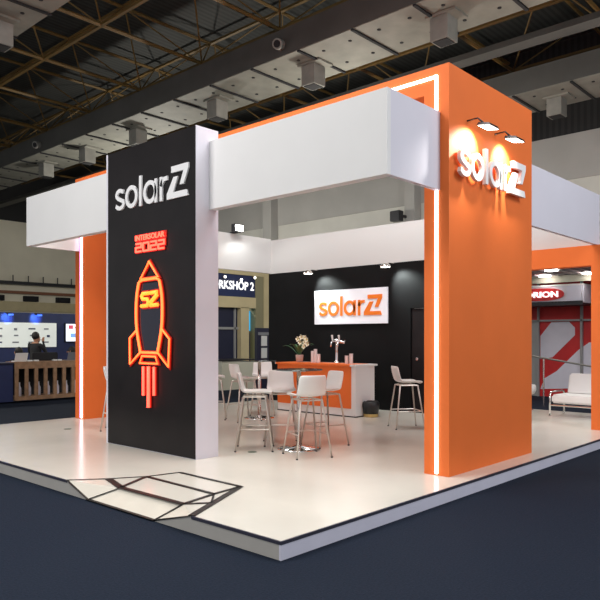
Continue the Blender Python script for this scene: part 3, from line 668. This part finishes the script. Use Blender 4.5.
# people ------------------------------------------------------------
def person(loc, rot, label, pose):
    t = thing('person', (0, 0, 0), label, 'person')
    H = 1.74; seated = pose == 'sit'; dz = -.42 if seated else 0
    J = []; E = []; Rr = []
    def j(p, r, par=None):
        J.append(p); Rr.append(r)
        if par is not None: E.append((par, len(J)-1))
        return len(J)-1
    pel = j((0, 0, .95+dz), .15); waist = j((0, 0, 1.10+dz), .135, pel); ch = j((.01, 0, 1.32+dz), .155, waist); up = j((0, 0, 1.44+dz), .11, ch)
    nk = j((.01, 0, 1.52+dz), .055, up); hd_ = j((.03, 0, 1.60+dz), .085, nk); hc = j((.03, 0, 1.68+dz), .098, hd_); ht = j((.02, 0, 1.755+dz), .06, hc)
    hands = []
    for s in (-1, 1):
        hip = j((0, s*.09, .90+dz), .105, pel)
        if seated:
            kn = j((.42, s*.12, .50), .065, hip); an = j((.40, s*.12, .09), .042, kn); j((.56, s*.13, .04), .035, an)
        else:
            kn = j((.02, s*.11, .50), .062, hip); an = j((-.01, s*.12, .09), .042, kn); j((.16, s*.13, .04), .035, an)
        sh = j((0, s*.19, 1.43+dz), .062, up)
        if pose == 'photo':
            el = j((.12, s*.27, 1.20), .045, sh); wr = j((.24, s*.09, 1.50), .030, el); hp_ = j((.26, s*.07, 1.57), .034, wr); dr = Vector((.02, 0, 1))
        elif seated:
            el = j((.08, s*.25, 1.16+dz), .045, sh); wr = j((.32, s*.16, 1.12+dz), .030, el); hp_ = j((.39, s*.14, 1.13+dz), .034, wr); dr = Vector((1, 0, 0))
        else:
            el = j((-.02, s*.25, 1.14), .045, sh); wr = j((.04, s*.26, .88), .030, el); hp_ = j((.05, s*.255, .80), .034, wr); dr = Vector((.1, 0, -1))
        lat = Vector((0, 1, 0)) if pose != 'stand' else Vector((1, 0, 0))
        for q in range(4):
            b = Vector(J[hp_])+lat*((q-1.5)*.019)+dr*.03; L = (.065, .075, .07, .055)[q]
            k1 = j(tuple(b), .010, hp_); k2 = j(tuple(b+dr*L*.6+Vector((.008, 0, 0))), .009, k1); j(tuple(b+dr*L+Vector((.022, 0, 0))), .008, k2)
        th = j(tuple(Vector(J[hp_])-lat*s*.03-dr*.005), .011, hp_); j(tuple(Vector(J[hp_])-lat*s*.055+dr*.035), .009, th)
        hands.append(Vector(J[hp_]))
    me = bpy.data.meshes.new('person_body'); me.from_pydata(J, E, []); ob = bpy.data.objects.new('body', me); C.objects.link(ob)
    sk = ob.modifiers.new('skin', 'SKIN'); 
    if not me.skin_vertices: 
        bm = bmesh.new(); bm.from_mesh(me); bm.verts.layers.skin.verify(); bm.to_mesh(me); bm.free()
    for i, sv in enumerate(me.skin_vertices[0].data): sv.radius = (Rr[i], Rr[i]*(1.0 if i not in (0, 1, 2, 3) else 1.15)); sv.use_root = (i == 0)
    sub = ob.modifiers.new('sub', 'SUBSURF'); sub.levels = 1; sub.render_levels = 1
    bpy.context.view_layer.update(); dg = bpy.context.evaluated_depsgraph_get()
    m2 = bpy.data.meshes.new_from_object(ob.evaluated_get(dg)); ob.modifiers.clear(); ob.data = m2; m2.materials.clear()
    m2.materials.append(M['cloth']); m2.materials.append(M['skin'])
    for p in m2.polygons:
        p.use_smooth = True; c = p.center
        if c.z > 1.50+dz and abs(c.y) < .12 and c.x < .2: p.material_index = 1
        if any((c-h_).length < .12 and ((c-h_).dot(dr) > -.03) for h_ in hands): p.material_index = 1
    ob.parent = t; ABS[ob.as_pointer()] = Vector((0, 0, 0))
    hz = 1.68+dz
    MB().ball((0, 0, hz+.025), .118, .95, .88, 1.0, 14).build('hair', M['hair'], t, smooth=True)
    MB().ball((.135, 0, hz-.02), .02, .9, .7, 1.3, 8).build('nose', M['skin'], t, smooth=True)
    for s in (-1, 1):
        MB().ball((.118, s*.035, hz+.01), .012, seg=8).build('eye', M['hair'], t)
        MB().ball((.03, s*.105, hz-.01), .025, .6, .4, 1.2, 8).build('ear', M['skin'], t)
    MB().box(.118, .128, -.025, .025, hz-.065, hz-.056).build('mouth', M['hair'], t)
    if pose == 'photo': 
        MB().box(.27, .285, -.09, .09, 1.60, 1.70)
    t.location = loc; t.rotation_euler = (0, 0, rot); return t
person((5.35, 14.9, .0), math.radians(30), 'standing person in black, arms raised to the face, behind the wooden counter', 'photo')
person((4.62, 14.35, .0), math.radians(100), 'person in black seated low at the left part of the wooden counter', 'sit')
person((6.25, 14.5, .0), math.radians(140), 'person in black seated at the right part of the wooden counter', 'sit')
person((10.55, 13.75, .0), math.radians(-95), 'standing person in black beside the navy window of the neighbouring booth', 'stand')
def office_chair(x, y, label):
    t = thing('desk_chair', (x, y, 0), label, 'chair', 'dark chairs behind the press counter')
    MB().box(x-.24, x+.24, y-.24, y+.24, .44, .5).build('seat', M['cloth'], t, bevel=.02)
    MB().lathe([(.26, 0), (.26, .02), (.03, .05), (.03, .44)], (x, y, 0), 12).build('pedestal', M['dark'], t)
    MB().box(x-.24, x+.24, y+.24, y+.30, .5, 1.2).build('backrest', M['cloth'], t, bevel=.02)
# dark equipment cases on the press wall side
for x_, w_, lab in ((6.15, .8, 'dark equipment case on the right end of the wooden counter'), (4.95, .7, 'dark equipment case in the middle of the wooden counter')):
    o = MB().box(x_-w_/2, x_+w_/2, 13.5, 13.7, 1.041, 1.26).build('equipment_case', M['cloth'], bevel=.02); tag(o, lab, 'case')

# ================================================================ RED BOOTH (right, behind)
def tagp(p): return p
rb = thing('red_booth', (15, 3.5, 0), 'red neighbouring booth with pale shapes and ORION oval sign', 'booth')
MB().box(15.0, 15.15, .6, 6.2, 0, 3.2).build('red_wall', M['red'], rb)
def onw(pts, m, nm, t0=.01): 
    return MB().prism([(p[0], p[1]) for p in pts], (15.0, 0, 0), Y_, Z_, ln, 0, t0).build(nm, m, rb)
onw([(4.36, 1.05), (4.36, 1.70), (4.05, 2.08), (3.56, 2.09), (3.40, 1.92), (3.40, 1.72), (4.02, 1.10)], M['rgrey'], 'pale_octagon')
onw([(3.62, 1.0), (3.30, 1.32), (3.02, 1.52), (2.9, 1.52), (2.9, .3), (4.36, .2), (4.25, .5), (3.9, .72)], M['rgrey'], 'pale_diagonal')
onw([(4.80, -.0), (4.40, .0), (4.42, 2.12), (4.80, 2.12)], M['steel'], 'grey_side_panel', .02)
MB().box(14.9, 14.98, 1.5, 6.2, 2.10, 2.15).box(14.9, 14.98, 4.37, 4.42, 0, 3.2).box(14.9, 14.98, 3.17, 3.23, 0, 3.2).box(14.9, 14.98, 1.9, 1.95, 0, 3.2).build('steel_frame', M['steel'], rb)
MB().box(13.96, 14.9, 2.83, 6.2, 2.50, 2.60).build('dark_soffit', M['dark'], rb)
f_ = MB().box(13.94, 14.0, 2.83, 6.2, 2.60, 3.0).build('fascia', M['rfas'], rb)
MB().box(13.93, 13.94, 2.84, 3.22, 2.61, 2.99).build('lilac_panel', M['skirtr'], f_)
MB().box(13.93, 14.9, 2.82, 6.22, 3.0, 3.04).build('fascia_cap', M['white'], rb)
MB().box(14.0, 14.9, 2.8, 2.86, 2.55, 3.0).build('fascia_return', M['rfas'], rb)
osn = thing('oval_sign', (13.93, 4.0, 2.63), 'red oval sign with white ORION lettering on the neighbouring fascia', 'sign')
ow = lambda yc, zc, ry, rz: [(yc+ry*math.copysign(abs(math.cos(a))**.7, math.cos(a)), zc+rz*math.copysign(abs(math.sin(a))**.85, math.sin(a))) for a in [2*PI*i/36 for i in range(36)]]
MB().prism(ow(3.93, 2.79, .64, .165), (13.94, 0, 0), Y_, Z_, ln, 0, .03).build('oval_plate', M['red'], osn)
text_obj('oval_lettering', 'ORION', (13.91, 4.33, 2.71), -Y_, Z_, ln, .16, .90, M['textw'], osn, .02, .03)
cp = thing('booth_canopy', (13.6, 3.5, 3.1), 'slatted ceiling canopy with round lights over the red booth', 'canopy')
mb = MB()
for i in range(26): mb.box(11.9, 15.0, .6+i*.22, .72+i*.22, 3.28, 3.34)
mb.build('ceiling_slats', M['slat'], cp)
MB().box(11.9, 15.0, .6, 6.3, 3.345, 3.36).build('ceiling_backing', M['redd'], cp)
MB().box(11.84, 11.9, .6, 6.3, 3.26, 3.36).build('front_edge', M['red'], cp)
MB().box(14.0, 14.08, .6, 6.3, 3.10, 3.28).build('cross_beam', M['bcount'], cp)
for (x_, y_) in ((12.4, 3.0), (13.75, 3.72), (13.75, 2.6), (12.4, 4.4)):
    d_ = MB().lathe([(.15, -.03), (.16, 0)], (x_, y_, 3.28), 20).build('round_light', M['lamp'], cp)
for (x_, y_) in ((11.95, .65), (11.95, 6.2)): MB().box(x_-.05, x_+.05, y_-.05, y_+.05, 0, 3.3).build('canopy_post', M['steel'], cp)
hr = thing('handrail', (12.3, 3, 0), 'steel ramp handrail in front of the red booth wall', 'handrail')
MB().tube([(12.3, 4.2, 1.32), (12.3, 1.2, .86)], .022, 8).build('rail', M['box'], hr)
for y_, z_4 in ((4.15, 1.31), (3.15, 1.16), (1.25, .87)): MB().tube([(12.3, y_, 0), (12.3, y_, z_4)], .022, 8).build('post', M['metal'], hr)
# dark loudspeaker on the hall wall pilaster
ls = thing('loudspeaker', (18.2, 11.2, 6.2), 'black loudspeaker bracketed to the hall wall pilaster', 'loudspeaker')
MB().box(17.9, 18.2, 11.1, 11.55, 6.15, 6.55).build('cabinet', M['dark'], ls, bevel=.02)
MB().box(18.2, 18.42, 11.1, 11.2, 6.3, 6.4).build('bracket', M['dark'], ls)

# ================================================================ LIGHT
w = bpy.data.worlds.new('hall_ambient'); bpy.context.scene.world = w; w.use_nodes = True
w.node_tree.nodes['Background'].inputs[0].default_value = (.93, .96, 1.0, 1); w.node_tree.nodes['Background'].inputs[1].default_value = .78
def area(loc, size, e, col=(1, .98, .95), aim=None):  # unseen area lamps added as key and fill for the stand
    L = bpy.data.lights.new('fill_area', 'AREA'); L.size = size; L.energy = e; L.color = col
    o = bpy.data.objects.new('fill_area_light', L); C.objects.link(o); o.location = loc
    if aim: o.rotation_euler = (Vector(aim)-Vector(loc)).to_track_quat('-Z', 'Y').to_euler()
area((2.6, 2.2, 8.0), 3.0, 440, (1, .985, .95))
area((4.8, 4.4, 8.0), 2.0, 240, (1, .985, .96))
area((-5, 5, 8.5), 3.0, 550, aim=(2, 4, 1))
area((5, -6, 8.0), 3.0, 380, (.93, .95, 1), aim=(4, 2, 1))
area((-5, -5, 9.0), 3.0, 250)
def fill_point(loc, e, col=(1, .96, .86)):  # point lamps without fixtures, added to brighten the hall behind
    L = bpy.data.lights.new('hall_fill', 'POINT'); L.energy = e; L.shadow_soft_size = .25; L.color = col
    o = bpy.data.objects.new('hall_fill_light', L); C.objects.link(o); o.location = loc
fill_point((11.35, 17.3, 5.6), 850)
fill_point((10.64, 7.76, 6.0), 430)
fill_point((11.6, 2.2, 5.2), 300)
fill_point((3.2, 15.5, 3.2), 220)

# ================================================================ CAMERA
cd = bpy.data.cameras.new('camera'); cam = bpy.data.objects.new('camera', cd); C.objects.link(cam)
cd.sensor_width = 36; cd.lens = 669/600*36; cd.shift_y = 38/600; cd.clip_end = 200
cam.location = CAM
cam.rotation_euler = Vector(FW).to_track_quat('-Z', 'Y').to_euler()
bpy.context.scene.camera = cam
sc_ = bpy.context.scene; sc_.view_settings.view_transform = 'Standard'; sc_.view_settings.look = 'None'; sc_.view_settings.exposure = 0
